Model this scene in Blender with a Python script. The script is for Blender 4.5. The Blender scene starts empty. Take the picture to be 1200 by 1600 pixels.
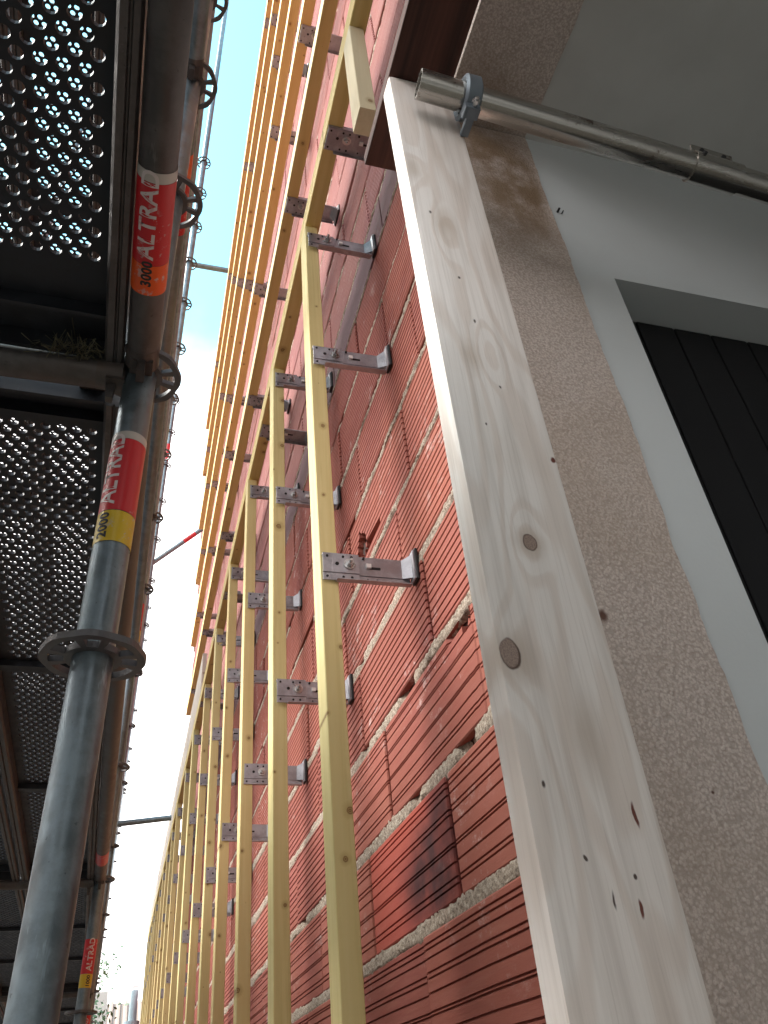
import bpy, bmesh, math, random
from mathutils import Vector, Matrix, noise
random.seed(7)
S = 0.5            # one unit of the layout below is half a metre
EYE = 1.6
sc = bpy.context.scene
COL = sc.collection

# ------------------------------------------------------------------ camera
cam = bpy.data.cameras.new('camera'); camo = bpy.data.objects.new('camera', cam); COL.objects.link(camo)
R0 = ((0.96002808, -0.09673287, -0.26265727), (-0.26677448, -0.60024257, -0.75401607), (-0.08471994, 0.79394685, -0.60205558))
M = Matrix(R0).to_4x4(); M.translation = Vector((0, 0, EYE)); camo.matrix_world = M
cam.sensor_fit = 'VERTICAL'; cam.sensor_height = 24.0; cam.lens = 24.0 * 1243.62 / 1600.0
cam.clip_start = 0.02; cam.clip_end = 2000
sc.camera = camo

# ------------------------------------------------------------------ world and sun
SUN_EL, SUN_AZ = math.radians(46), math.radians(-66)      # azimuth measured from +y towards +x
w = bpy.data.worlds.new('World'); sc.world = w; w.use_nodes = True
nt = w.node_tree; nt.nodes.clear()
out = nt.nodes.new('ShaderNodeOutputWorld'); bg = nt.nodes.new('ShaderNodeBackground')
sky = nt.nodes.new('ShaderNodeTexSky'); sky.sky_type = 'NISHITA'; sky.sun_disc = False
sky.sun_elevation = SUN_EL; sky.sun_rotation = SUN_AZ; sky.air_density = 1.0; sky.dust_density = 0.6; sky.ozone_density = 0.6
tc = nt.nodes.new('ShaderNodeTexCoord'); sep = nt.nodes.new('ShaderNodeSeparateXYZ')
nt.links.new(tc.outputs['Generated'], sep.inputs[0])
nz = nt.nodes.new('ShaderNodeTexNoise'); nz.inputs['Scale'].default_value = 2.6; nz.inputs['Detail'].default_value = 6
nt.links.new(tc.outputs['Generated'], nz.inputs['Vector'])
ma = nt.nodes.new('ShaderNodeMath'); ma.operation = 'MULTIPLY_ADD'; ma.inputs[1].default_value = 0.42
nt.links.new(nz.outputs['Fac'], ma.inputs[0]); nt.links.new(sep.outputs['Z'], ma.inputs[2])
rp = nt.nodes.new('ShaderNodeMapRange'); rp.inputs['From Min'].default_value = 0.86; rp.inputs['From Max'].default_value = 0.99
rp.inputs['To Min'].default_value = 1.0; rp.inputs['To Max'].default_value = 0.0; rp.interpolation_type = 'SMOOTHSTEP'
nt.links.new(ma.outputs[0], rp.inputs['Value'])
mx = nt.nodes.new('ShaderNodeMix'); mx.data_type = 'RGBA'
nt.links.new(rp.outputs['Result'], mx.inputs['Factor']); nt.links.new(sky.outputs['Color'], mx.inputs['A'])
mx.inputs['B'].default_value = (7.0, 6.8, 6.75, 1)
mul = nt.nodes.new('ShaderNodeMix'); mul.data_type = 'RGBA'; mul.blend_type = 'MULTIPLY'; mul.inputs['Factor'].default_value = 1.0
nt.links.new(sky.outputs['Color'], mul.inputs['A']); mul.inputs['B'].default_value = (0.95, 1.62, 1.25, 1)
nt.links.new(mul.outputs['Result'], mx.inputs['A'])
nt.links.new(mx.outputs['Result'], bg.inputs['Color']); bg.inputs['Strength'].default_value = 0.15
nt.links.new(bg.outputs[0], out.inputs[0])
sun = bpy.data.lights.new('sun', 'SUN'); sun.energy = 3.0; sun.angle = math.radians(38); sun.color = (1, 0.94, 0.87)
suno = bpy.data.objects.new('sun', sun); COL.objects.link(suno)
sd = Vector((math.cos(SUN_EL) * math.sin(SUN_AZ), math.cos(SUN_EL) * math.cos(SUN_AZ), math.sin(SUN_EL)))
suno.rotation_euler = sd.to_track_quat('Z', 'Y').to_euler()
sc.view_settings.view_transform = 'Standard'; sc.view_settings.look = 'None'
sc.view_settings.exposure = 1.8; sc.view_settings.gamma = 1.0
try: sc.view_settings.use_curve_mapping = False
except Exception: pass

# ------------------------------------------------------------------ helpers
def W(x, y, z): return Vector((x * S, y * S, EYE + z * S))
class MB:
    """collects geometry in layout units"""
    def __init__(self): self.v = []; self.f = []
    def add(self, vs, fs):
        n = len(self.v); self.v += [Vector(p) for p in vs]; self.f += [tuple(i + n for i in q) for q in fs]; return self
    def box(self, x0, x1, y0, y1, z0, z1):
        vs = [(x0,y0,z0),(x1,y0,z0),(x1,y1,z0),(x0,y1,z0),(x0,y0,z1),(x1,y0,z1),(x1,y1,z1),(x0,y1,z1)]
        return self.add(vs, [(0,3,2,1),(4,5,6,7),(0,1,5,4),(1,2,6,5),(2,3,7,6),(3,0,4,7)])
    def tube(self, a, b, r, n=20, caps=True, r2=None, inner=None):
        a = Vector(a); b = Vector(b); r2 = r if r2 is None else r2
        d = (b - a).normalized(); u = d.orthogonal().normalized(); w_ = d.cross(u)
        vs = []
        for p, rr in ((a, r), (b, r2)):
            for i in range(n):
                t = 2 * math.pi * i / n; vs.append(p + (u * math.cos(t) + w_ * math.sin(t)) * rr)
        fs = [(i, (i+1) % n, n + (i+1) % n, n + i) for i in range(n)]
        if inner:
            for p, rr in ((a, inner), (b, inner)):
                for i in range(n):
                    t = 2 * math.pi * i / n; vs.append(p + (u * math.cos(t) + w_ * math.sin(t)) * rr)
            for i in range(n):
                j = (i+1) % n
                fs += [(2*n+j, 2*n+i, 3*n+i, 3*n+j), (i, 2*n+i, 2*n+j, j), (n+j, 3*n+j, 3*n+i, n+i)]
        elif caps: fs += [tuple(reversed(range(n))), tuple(range(n, 2*n))]
        return self.add(vs, fs)
    def prism(self, poly, z0, z1):
        n = len(poly)
        vs = [(x, y, z0) for x, y in poly] + [(x, y, z1) for x, y in poly]
        return self.add(vs, [tuple(reversed(range(n))), tuple(range(n, 2*n))] + [(i, (i+1) % n, n+(i+1) % n, n+i) for i in range(n)])
    def mesh(self, name, mat, smooth=False, bevel=0):
        me = bpy.data.meshes.new(name); me.from_pydata([p * S for p in self.v], [], self.f)
        if bevel:
            bm = bmesh.new(); bm.from_mesh(me)
            bmesh.ops.bevel(bm, geom=[e for e in bm.edges if e.calc_face_angle(0) > 0.6], offset=bevel * S, segments=2, affect='EDGES', profile=0.6)
            bm.to_mesh(me); bm.free()
        mats = mat if isinstance(mat, (list, tuple)) else [mat]
        for m in mats: me.materials.append(m)
        if smooth:
            for p in me.polygons: p.use_smooth = True
            try: me.set_sharp_from_angle(angle=math.radians(35))
            except Exception: pass
        me.update(); return me
def tag(o, label=None, cat=None, group=None, kind=None):
    if label: o['label'] = label
    if cat: o['category'] = cat
    if group: o['group'] = group
    if kind: o['kind'] = kind
    return o
def root(name, loc, label, cat, group=None, rot=None):
    o = bpy.data.objects.new(name, None); COL.objects.link(o); o.location = loc; o.empty_display_size = 0.1
    if rot is not None: o.rotation_euler = rot
    return tag(o, label, cat, group)
def ob(name, me, parent=None, loc=None, rot=None, kind=None, label=None):
    o = bpy.data.objects.new(name, me); COL.objects.link(o)
    if parent is not None: o.parent = parent
    if loc is not None: o.location = loc
    if rot is not None: o.rotation_euler = rot
    if kind: o['kind'] = kind
    if label: o['label'] = label
    return o
def copy_tree(o, parent=None):
    c = o.copy(); COL.objects.link(c)
    if parent is not None: c.parent = parent
    for ch in list(o.children): copy_tree(ch, c)
    return c

# ------------------------------------------------------------------ materials
class NB:
    def __init__(self, name):
        self.m = bpy.data.materials.new(name); self.m.use_nodes = True; self.t = self.m.node_tree
        self.b = self.t.nodes['Principled BSDF']
    def n(self, typ, **kw):
        nd = self.t.nodes.new(typ)
        for k, v in kw.items():
            if k in nd.inputs: self.set(nd.inputs[k], v)
            else: setattr(nd, k, v)
        return nd
    def set(self, sock, v):
        if isinstance(v, bpy.types.NodeSocket): self.t.links.new(v, sock)
        elif isinstance(v, bpy.types.Node): self.t.links.new(v.outputs[0], sock)
        else: sock.default_value = v
    def math(self, op, a, b=None, c=None, clamp=False):
        nd = self.t.nodes.new('ShaderNodeMath'); nd.operation = op; nd.use_clamp = clamp
        for i, v in enumerate((a, b, c)):
            if v is not None: self.set(nd.inputs[i], v)
        return nd.outputs[0]
    def vec(self, coord='Object', scale=(1,1,1), rnd=False, off=(0,0,0)):
        if coord == 'World': src = self.n('ShaderNodeNewGeometry').outputs['Position']
        else: src = self.n('ShaderNodeTexCoord').outputs[coord]
        if rnd:
            oi = self.n('ShaderNodeObjectInfo'); k = self.math('MULTIPLY', oi.outputs['Random'], 40.0)
            va = self.t.nodes.new('ShaderNodeVectorMath'); va.operation = 'ADD'
            self.t.links.new(src, va.inputs[0]); self.t.links.new(k, va.inputs[1]); src = va.outputs[0]
        mp = self.n('ShaderNodeMapping'); self.t.links.new(src, mp.inputs[0]); mp.inputs['Scale'].default_value = scale
        mp.inputs['Location'].default_value = off
        return mp.outputs[0]
    def noise(self, vec, scale, detail=4, rough=0.55, dist=0):
        nd = self.n('ShaderNodeTexNoise', Scale=scale, Detail=detail, Roughness=rough, Distortion=dist); self.t.links.new(vec, nd.inputs['Vector'])
        return nd.outputs['Fac']
    def ramp(self, fac, stops):
        nd = self.n('ShaderNodeValToRGB'); cr = nd.color_ramp
        while len(cr.elements) < len(stops): cr.elements.new(0.5)
        for e, (p, c) in zip(cr.elements, stops):
            e.position = p; e.color = c if len(c) == 4 else (*c, 1)
        self.set(nd.inputs[0], fac); return nd.outputs[0]
    def rng(self, v, a, b, c=0.0, d=1.0, smooth=True):
        nd = self.n('ShaderNodeMapRange'); nd.inputs['From Min'].default_value = a; nd.inputs['From Max'].default_value = b
        nd.inputs['To Min'].default_value = c; nd.inputs['To Max'].default_value = d
        if smooth: nd.interpolation_type = 'SMOOTHSTEP'
        self.set(nd.inputs['Value'], v); return nd.outputs[0]
    def mix(self, f, a, b, mode='MIX'):
        nd = self.n('ShaderNodeMix'); nd.data_type = 'RGBA'; nd.blend_type = mode
        self.set(nd.inputs['Factor'], f)
        for k, v in (('A', a), ('B', b)): self.set(nd.inputs[k] if False else [s for s in nd.inputs if s.name == k and s.type == 'RGBA'][0], v if not isinstance(v, tuple) else (*v, 1) if len(v) == 3 else v)
        return [s for s in nd.outputs if s.type == 'RGBA'][0]
    def bump(self, h, strength=0.3, dist=0.01, prev=None):
        nd = self.n('ShaderNodeBump'); nd.inputs['Strength'].default_value = strength; nd.inputs['Distance'].default_value = dist
        self.set(nd.inputs['Height'], h)
        if prev is not None: self.set(nd.inputs['Normal'], prev)
        return nd.outputs[0]
    def fin(self, col=None, rough=None, normal=None, metal=None):
        if col is not None: self.set(self.b.inputs['Base Color'], col if not isinstance(col, tuple) else (*col, 1))
        if rough is not None: self.set(self.b.inputs['Roughness'], rough)
        if metal is not None: self.set(self.b.inputs['Metallic'], metal)
        if normal is not None: self.set(self.b.inputs['Normal'], normal)
        return self.m
def blobs(nb, pos, lst):
    """max of soft ellipses; lst of (centre world, radii, soft)"""
    acc = None
    for c, r, s0 in lst:
        sv = nb.n('ShaderNodeVectorMath'); sv.operation = 'SUBTRACT'; nb.set(sv.inputs[0], pos); sv.inputs[1].default_value = c
        dv = nb.n('ShaderNodeVectorMath'); dv.operation = 'DIVIDE'; nb.t.links.new(sv.outputs[0], dv.inputs[0]); dv.inputs[1].default_value = r
        ln = nb.n('ShaderNodeVectorMath'); ln.operation = 'LENGTH'; nb.t.links.new(dv.outputs[0], ln.inputs[0])
        k = nb.rng(ln.outputs['Value'], s0, 1.0, 1.0, 0.0)
        acc = k if acc is None else nb.math('MAXIMUM', acc, k)
    return acc

def batten_mat(name, a, b, c):
    nb = NB(name)
    v = nb.vec('Object', (42, 42, 1.6), True); g = nb.noise(v, 1.0, 6, 0.62, 0.8)
    v2 = nb.vec('Object', (5, 5, 1.1), True); l = nb.noise(v2, 1.2, 3)
    col = nb.ramp(g, [(0.2, a), (0.5, b), (0.85, c)])
    tint = nb.n('ShaderNodeObjectInfo').outputs['Random']
    col = nb.mix(nb.rng(l, 0.35, 0.75, 0, 0.45), col, tuple(x * 0.72 for x in b))
    col = nb.mix(nb.math('MULTIPLY', tint, 0.5), col, (b[0]*1.08, b[1]*0.92, b[2]*0.9))
    sp = nb.n('ShaderNodeSeparateXYZ'); nb.set(sp.inputs[0], nb.n('ShaderNodeTexCoord').outputs['Object'])
    rr0 = nb.n('ShaderNodeObjectInfo').outputs['Random']
    acc = None
    for per, sd_ in ((0.47, 0.0), (0.31, 7.3)):
        zc = nb.math('ADD', nb.math('DIVIDE', sp.outputs['Z'], per), nb.math('MULTIPLY_ADD', rr0, 57.0, sd_))
        fl = nb.math('FLOOR', zc); fr = nb.math('FRACT', zc)
        wn = nb.n('ShaderNodeTexWhiteNoise'); wn.noise_dimensions = '1D'; nb.set(wn.inputs['W'], fl); ws = nb.n('ShaderNodeSeparateColor'); nb.set(ws.inputs[0], wn.outputs['Color'])
        dz = nb.math('MULTIPLY', nb.math('SUBTRACT', fr, nb.math('MULTIPLY_ADD', ws.outputs[0], 0.6, 0.2)), per)
        dx = nb.math('SUBTRACT', sp.outputs['X'], nb.math('MULTIPLY_ADD', ws.outputs[1], 0.034, 0.001))
        rad = nb.math('MAXIMUM', nb.math('MULTIPLY_ADD', ws.outputs[2], 0.014, -0.0045), 0.0006)
        dd = nb.math('DIVIDE', nb.math('SQRT', nb.math('ADD', nb.math('MULTIPLY', dx, dx), nb.math('MULTIPLY', nb.math('MULTIPLY', dz, dz), 0.75))), rad)
        acc = dd if acc is None else nb.math('MINIMUM', acc, dd)
    wobk = nb.noise(nb.vec('Object', (90, 90, 90), True), 1.0, 2); dist = nb.math('ADD', acc, nb.math('MULTIPLY_ADD', wobk, 0.8, -0.4))
    col = nb.mix(nb.math('MULTIPLY', nb.rng(dist, 0.8, 2.2, 0.5, 0), 1.0), col, (b[0]*0.6, b[1]*0.5, b[2]*0.4))
    rings = nb.rng(nb.math('SINE', nb.math('MULTIPLY', dist, 14.0)), -1, 1, 0.5, 0.95)
    col = nb.mix(nb.math('MULTIPLY', nb.rng(dist, 0.55, 0.95, 1, 0), rings), col, (0.20, 0.105, 0.035))
    fine = nb.noise(nb.vec('Object', (160, 160, 7), True), 1.0, 3)
    nb.b.inputs['Specular IOR Level'].default_value = 0.3
    return nb.fin(col, 0.68, nb.bump(nb.math('ADD', g, fine), 0.25, 0.002))
M_BAT = batten_mat('treated_batten_wood', (0.50, 0.41, 0.16), (0.67, 0.57, 0.26), (0.77, 0.68, 0.37))
M_RAIL = batten_mat('treated_rail_wood', (0.52, 0.38, 0.12), (0.70, 0.53, 0.20), (0.78, 0.64, 0.30))
M_FAS = batten_mat('pale_fascia_wood', (0.50, 0.43, 0.36), (0.60, 0.53, 0.46), (0.68, 0.62, 0.56))
M_BAT2 = batten_mat('pale_batten_wood', (0.50, 0.44, 0.27), (0.62, 0.56, 0.37), (0.72, 0.67, 0.47))

def brick_mat(name, base, dark, white_amt, scorch=False):
    nb = NB(name); pos = nb.vec('World')
    rnd = nb.n('ShaderNodeObjectInfo').outputs['Random']
    col = nb.mix(rnd, base, dark)
    n1 = nb.noise(pos, 3.2, 4); col = nb.mix(nb.rng(n1, 0.4, 0.75, 0, 0.7), col, (base[0]*0.72, base[1]*0.62, base[2]*0.75))
    st = nb.noise(nb.vec('World', (60, 5, 60)), 1.0, 5, 0.7); col = nb.mix(nb.rng(st, 0.45, 0.8, 0, 0.35), col, (base[0]*1.15, base[1]*1.5, base[2]*1.5))
    ef = nb.noise(nb.vec('World', (14, 14, 22)), 1.0, 8, 0.78); lo = nb.noise(nb.vec('World', (1, 1.1, 1.7)), 2.0, 2)
    em = nb.math('MULTIPLY', nb.rng(ef, 0.53, 0.68), nb.rng(lo, 0.48, 0.62)); em = nb.math('MULTIPLY', em, white_amt)
    col = nb.mix(em, col, (0.62, 0.52, 0.5))
    if scorch:
        bl = blobs(nb, pos, [(tuple(W(1, 2.74, 0.66)), (0.3, 0.26, 0.13), 0.3), (tuple(W(1, 2.62, 0.75)), (0.3, 0.14, 0.13), 0.2)])
        ns = nb.noise(pos, 9, 5); bl = nb.math('MULTIPLY', bl, nb.rng(ns, 0.25, 0.6, 0.4, 1))
        col = nb.mix(nb.math('MULTIPLY', bl, 0.93), col, (0.035, 0.022, 0.026))
    fine = nb.noise(pos, 260, 4, 0.7); mid = nb.noise(nb.vec('World', (30, 8, 60)), 1.0, 5, 0.7)
    nrm = nb.bump(fine, 0.25, 0.0015); nrm = nb.bump(mid, 0.35, 0.003, nrm)
    nb.b.inputs['Specular IOR Level'].default_value = 0.12
    return nb.fin(col, nb.rng(mid, 0.3, 0.8, 0.75, 0.95), nrm)
M_BRK = brick_mat('terracotta_brick', (0.33, 0.112, 0.082), (0.24, 0.074, 0.058), 0.7)
M_BRKS = brick_mat('terracotta_brick_scorched', (0.40, 0.095, 0.07), (0.37, 0.085, 0.062), 0.5, True)
M_BRKU = brick_mat('terracotta_brick_glare_washed', (0.39, 0.178, 0.162), (0.32, 0.142, 0.134), 0.35)  # upper bricks: haze and glare put into the colour as a paler pink
M_BAND = brick_mat('lintel_course_clay', (0.19, 0.105, 0.11), (0.16, 0.085, 0.09), 0.15)
nb = NB('sandy_mortar'); p = nb.vec('World'); a = nb.noise(p, 120, 5, 0.9); b_ = nb.noise(p, 9, 4)
col = nb.ramp(a, [(0.36, (0.06, 0.04, 0.03)), (0.46, (0.29, 0.225, 0.175)), (0.56, (0.47, 0.385, 0.31)), (0.68, (0.70, 0.63, 0.54))])
col = nb.mix(nb.rng(b_, 0.4, 0.7, 0, 0.35), col, (0.25, 0.2, 0.16))
M_MORT = nb.fin(col, 0.95, nb.bump(a, 1.0, 0.004))
nb = NB('wall_core'); M_CORE = nb.fin(nb.mix(nb.noise(nb.vec('World'), 30), (0.05, 0.018, 0.013), (0.025, 0.01, 0.008)), 0.95)

# galvanised tube
def galv(name, base, rust, rough=0.42, metal=0.75):
    nb = NB(name); v = nb.vec('Object', (1,1,1), True); a = nb.noise(v, 26, 6, 0.65); b_ = nb.noise(nb.vec('Object', (1,1,0.35), True), 9, 4)
    col = nb.mix(nb.rng(a, 0.35, 0.7), tuple(x*0.62 for x in base), base)
    col = nb.mix(nb.rng(b_, 0.5, 0.75, 0, 0.6), col, rust)
    sp = nb.noise(v, 95, 3, 0.7); col = nb.mix(nb.rng(sp, 0.66, 0.72, 0, 0.7), col, tuple(x*0.35 for x in base))
    pl = nb.noise(v, 150, 5, 0.8); sc_ = nb.rng(nb.noise(nb.vec('Object', (1,1,0.2), True), 40, 4, 0.8), 0.62, 0.7, 0, 0.5)
    col = nb.mix(sc_, col, tuple(min(1, x*1.5) for x in base))
    return nb.fin(col, nb.rng(a, 0.3, 0.7, rough - 0.1, rough + 0.14), nb.bump(pl, 0.12, 0.001), metal)
M_TUBE = galv('galvanised_tube', (0.21, 0.265, 0.30), (0.19, 0.165, 0.155))
M_TUBD = galv('weathered_tube', (0.12, 0.112, 0.112), (0.10, 0.065, 0.05), 0.5, 0.55)
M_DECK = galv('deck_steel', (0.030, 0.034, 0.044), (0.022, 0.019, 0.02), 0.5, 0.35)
M_ROS = galv('rosette_steel', (0.15, 0.15, 0.16), (0.10, 0.08, 0.07), 0.5, 0.6)
M_BRA = galv('bracket_steel', (0.44, 0.43, 0.46), (0.34, 0.32, 0.34), 0.42, 0.6)
nb = NB('polished_tube'); v = nb.vec('Object', (1,1,1)); a = nb.noise(nb.vec('Object', (3, 30, 30)), 1.0, 5); b_ = nb.noise(v, 22, 5, 0.7)
col = nb.mix(nb.rng(b_, 0.58, 0.68, 0, 0.85), (0.46, 0.44, 0.41), (0.09, 0.05, 0.03))
M_PIPE = nb.fin(col, nb.rng(a, 0.3, 0.7, 0.16, 0.34), None, 0.95)
nb = NB('clamp_blue_grey'); M_CLAMP = nb.fin((0.16, 0.19, 0.22), 0.5, None, 0.4)
def flat(name, c, r=0.6, metal=0, spec=None):
    nb = NB(name); a = nb.noise(nb.vec('Object'), 40, 4)
    return nb.fin(nb.mix(nb.rng(a, 0.4, 0.8, 0, 0.25), c, tuple(x*0.7 for x in c)), r, None, metal)
def worn(name, c, under=(0.4, 0.38, 0.37)):
    nb = NB(name); v = nb.vec('Object'); a = nb.noise(v, 60, 6, 0.75); b_ = nb.noise(v, 14, 2)
    k = nb.math('MULTIPLY', nb.rng(a, 0.56, 0.62), nb.rng(b_, 0.45, 0.6))
    return nb.fin(nb.mix(nb.math('MULTIPLY', k, 0.7), c, under), 0.38)
M_RED = worn('red_label', (0.50, 0.012, 0.02)); M_YEL = worn('yellow_label', (0.58, 0.40, 0.015)); M_ORA = worn('orange_label', (0.72, 0.09, 0.01))
M_WHT = worn('white_lettering', (0.60, 0.54, 0.54), (0.5, 0.05, 0.06)); M_BLK = flat('black_lettering', (0.02, 0.02, 0.02))
M_PAPER = worn('torn_paper', (0.45, 0.43, 0.40)); M_BLUE = flat('blue_label', (0.05, 0.07, 0.3))
M_RUB = flat('black_rubber', (0.012, 0.012, 0.014), 0.55); M_HOLE = flat('punched_hole', (0.015, 0.012, 0.012), 0.9)
M_PLW = flat('white_plastic', (0.75, 0.72, 0.7), 0.4); M_BOLT = galv('bolt_zinc', (0.62, 0.62, 0.62), (0.4, 0.38, 0.36), 0.3, 0.9)

# big post
nb = NB('planed_spruce'); pos = nb.vec('World')
g = nb.noise(nb.vec('World', (60, 60, 2.0)), 1.0, 5, 0.6, 0.6)
bend = nb.noise(nb.vec('World', (9, 9, 1.6)), 1.0, 2, 0.5)
wn_ = nb.n('ShaderNodeTexNoise', Scale=45.0, Detail=3); nb.set(wn_.inputs['Vector'], pos)
wa_ = nb.n('ShaderNodeVectorMath'); wa_.operation = 'MULTIPLY_ADD'; nb.set(wa_.inputs[0], wn_.outputs['Color']); wa_.inputs[1].default_value = (0.006, 0, 0.008); nb.set(wa_.inputs[2], pos)
wb_ = nb.n('ShaderNodeVectorMath'); wb_.operation = 'SUBTRACT'; nb.set(wb_.inputs[0], wa_.outputs[0]); wb_.inputs[1].default_value = (0.003, 0, 0.004)
post_p = wb_.outputs[0]
PY = 1.2
def pk(x, z, rx, rz): return (tuple(W(x, PY, z)), (rx, 0.2, rz))
flow = blobs(nb, post_p, [(*pk(0.729, 0.916, 0.030, 0.065), 0.0), (*pk(0.633, 0.655, 0.036, 0.085), 0.0), (*pk(0.633, 2.333, 0.03, 0.09), 0.0), (*pk(0.70, 2.0, 0.035, 0.10), 0.0), (*pk(0.74, 1.5, 0.03, 0.09), 0.0)])
wv = nb.math('SINE', nb.math('MULTIPLY_ADD', bend, 55.0, nb.math('MULTIPLY', flow, 9.0))); wv = nb.rng(wv, -0.2, 1.0)
fg = nb.noise(nb.vec('World', (420, 420, 8)), 1.0, 3)
col = nb.mix(nb.math('MULTIPLY', wv, 0.45), (0.84, 0.775, 0.73), (0.66, 0.545, 0.47))
col = nb.mix(nb.rng(g, 0.42, 0.72, 0, 0.4), col, (0.46, 0.39, 0.34))
col = nb.mix(nb.rng(fg, 0.5, 0.8, 0, 0.35), col, (0.44, 0.37, 0.32))
lowf = nb.noise(nb.vec('World', (5, 5, 2.2)), 1.0, 4); col = nb.mix(nb.rng(lowf, 0.52, 0.8, 0, 0.5), col, (0.46, 0.36, 0.27))
halo = blobs(nb, post_p, [(*pk(0.729, 0.916, 0.026, 0.028), 0.2), (*pk(0.64, 0.65, 0.036, 0.040), 0.2), (*pk(0.633, 2.333, 0.02, 0.05), 0.1), (*pk(0.70, 2.05, 0.03, 0.07), 0.0), (*pk(0.69, 1.48, 0.02, 0.05), 0.0), (*pk(0.75, 0.5, 0.03, 0.07), 0.0)])
col = nb.mix(nb.math('MULTIPLY', halo, 0.55), col, (0.44, 0.34, 0.26))
rim = blobs(nb, post_p, [(*pk(0.729, 0.916, 0.0088, 0.0115), 0.8), (*pk(0.634, 0.655, 0.0108, 0.0172), 0.84)])
col = nb.mix(rim, col, (0.09, 0.05, 0.035))
kk = blobs(nb, post_p, [(*pk(0.729, 0.916, 0.0076, 0.0101), 0.8), (*pk(0.6325, 0.657, 0.0093, 0.0155), 0.84)])
kring = nb.noise(nb.vec('World', (700, 700, 500)), 1.0, 3)
col = nb.mix(kk, col, nb.mix(nb.rng(kring, 0.35, 0.7), (0.34, 0.245, 0.20), (0.22, 0.15, 0.12)))
res = blobs(nb, post_p, [(*pk(0.805, 0.365, 0.0022, 0.0125), 0.55), (*pk(0.770, 0.222, 0.002, 0.009), 0.5), (*pk(0.84, 1.161, 0.004, 0.006), 0.5)])
col = nb.mix(res, col, (0.14, 0.035, 0.02))
dots = blobs(nb, post_p, [(*pk(0.775, 0.268, 0.0022, 0.0028), 0.5), (*pk(0.694, 0.30, 0.0022, 0.003), 0.5), (*pk(0.648, 0.415, 0.0022, 0.004), 0.4), (*pk(0.72, 1.62, 0.0025, 0.005), 0.3), (*pk(0.69, 1.25, 0.0018, 0.0035), 0.3), (*pk(0.75, 1.38, 0.0018, 0.003), 0.3), (*pk(0.705, 1.80, 0.003, 0.004), 0.3), (*pk(0.728, 0.235, 0.0016, 0.009), 0.3), (*pk(0.66, 2.1, 0.003, 0.006), 0.2)])
col = nb.mix(dots, col, (0.07, 0.045, 0.035))
M_POST = nb.fin(col, 0.6, nb.bump(nb.math('ADD', fg, wv), 0.18, 0.0012))
nb = NB('dark_stained_timber'); g = nb.noise(nb.vec('World', (60, 2, 60)), 1.0, 5)
M_HEAD = nb.fin(nb.ramp(g, [(0.3, (0.03, 0.010, 0.006)), (0.7, (0.10, 0.034, 0.022))]), 0.8, nb.bump(g, 0.3, 0.002))

# renders
nb = NB('coarse_beige_render'); pos = nb.vec('World'); a = nb.noise(pos, 190, 4, 0.72); l = nb.noise(pos, 4.0, 4, 0.6)
vo = nb.n('ShaderNodeTexVoronoi'); nb.set(vo.inputs['Vector'], pos); vo.inputs['Scale'].default_value = 230
col = nb.mix(nb.rng(a, 0.35, 0.65), (0.48, 0.40, 0.36), (0.64, 0.56, 0.51))
col = nb.mix(nb.rng(vo.outputs['Distance'], 0.35, 0.7, 0, 0.5), col, (0.3, 0.245, 0.21))
col = nb.mix(nb.rng(l, 0.42, 0.7, 0, 0.3), col, (0.36, 0.28, 0.21))
stn = blobs(nb, pos, [(tuple(W(1.22, 1.56, 2.95)), (0.16, 0.3, 0.34), 0.0), (tuple(W(1.17, 1.56, 3.3)), (0.18, 0.3, 0.24), 0.1), (tuple(W(1.31, 1.56, 3.05)), (0.07, 0.3, 0.3), 0.3)])
sn = nb.noise(pos, 13, 5, 0.6); col = nb.mix(nb.math('MULTIPLY', stn, nb.rng(sn, 0.3, 0.6, 0.35, 0.95)), col, (0.17, 0.105, 0.055))
pit = blobs(nb, pos, [(tuple(W(1.1, 1.56, 0.97)), (0.010, 0.3, 0.013), 0.3), (tuple(W(1.255, 1.56, 0.52)), (0.003, 0.3, 0.003), 0.3)])
col = nb.mix(pit, col, (0.12, 0.06, 0.045))
hh = nb.math('SUBTRACT', a, nb.math('MULTIPLY', vo.outputs['Distance'], 0.6))
M_REND = nb.fin(col, 0.95, nb.bump(hh, 0.6, 0.003))
nb = NB('smooth_white_paint'); pos = nb.vec('World'); a = nb.noise(pos, 160, 3); l = nb.noise(pos, 3, 4)
M_WPAINT = nb.fin(nb.mix(nb.rng(l, 0.35, 0.7, 0, 0.35), (0.55, 0.58, 0.59), (0.47, 0.49, 0.49)), 0.7, nb.bump(a, 0.25, 0.001))
nb = NB('ceiling_paint'); pos = nb.vec('World'); a = nb.noise(pos, 160, 3); l = nb.noise(pos, 3, 4)
M_CEIL = nb.fin(nb.mix(nb.rng(l, 0.35, 0.7), (0.56, 0.56, 0.54), (0.48, 0.48, 0.46)), 0.75, nb.bump(a, 0.4, 0.0015))
M_SHUT = flat('dark_navy_shutter', (0.002, 0.0024, 0.004), 0.85)
M_SLAT2 = flat('door_frame_dark', (0.02, 0.02, 0.026), 0.5)

# ------------------------------------------------------------------ ground
nb = NB('ground_concrete'); pos = nb.vec('World'); a = nb.noise(pos, 2.5, 6)
M_GND = nb.fin(nb.mix(a, (0.045, 0.042, 0.036), (0.085, 0.078, 0.066)), 0.9, nb.bump(nb.noise(pos, 60, 4), 0.4, 0.01))
g = ob('ground', MB().add([(-900,-900,-3.2),(900,-900,-3.2),(900,900,-3.2),(-900,900,-3.2)], [(0,1,2,3)]).mesh('ground', M_GND), loc=(0,0,EYE), kind='structure')

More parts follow.
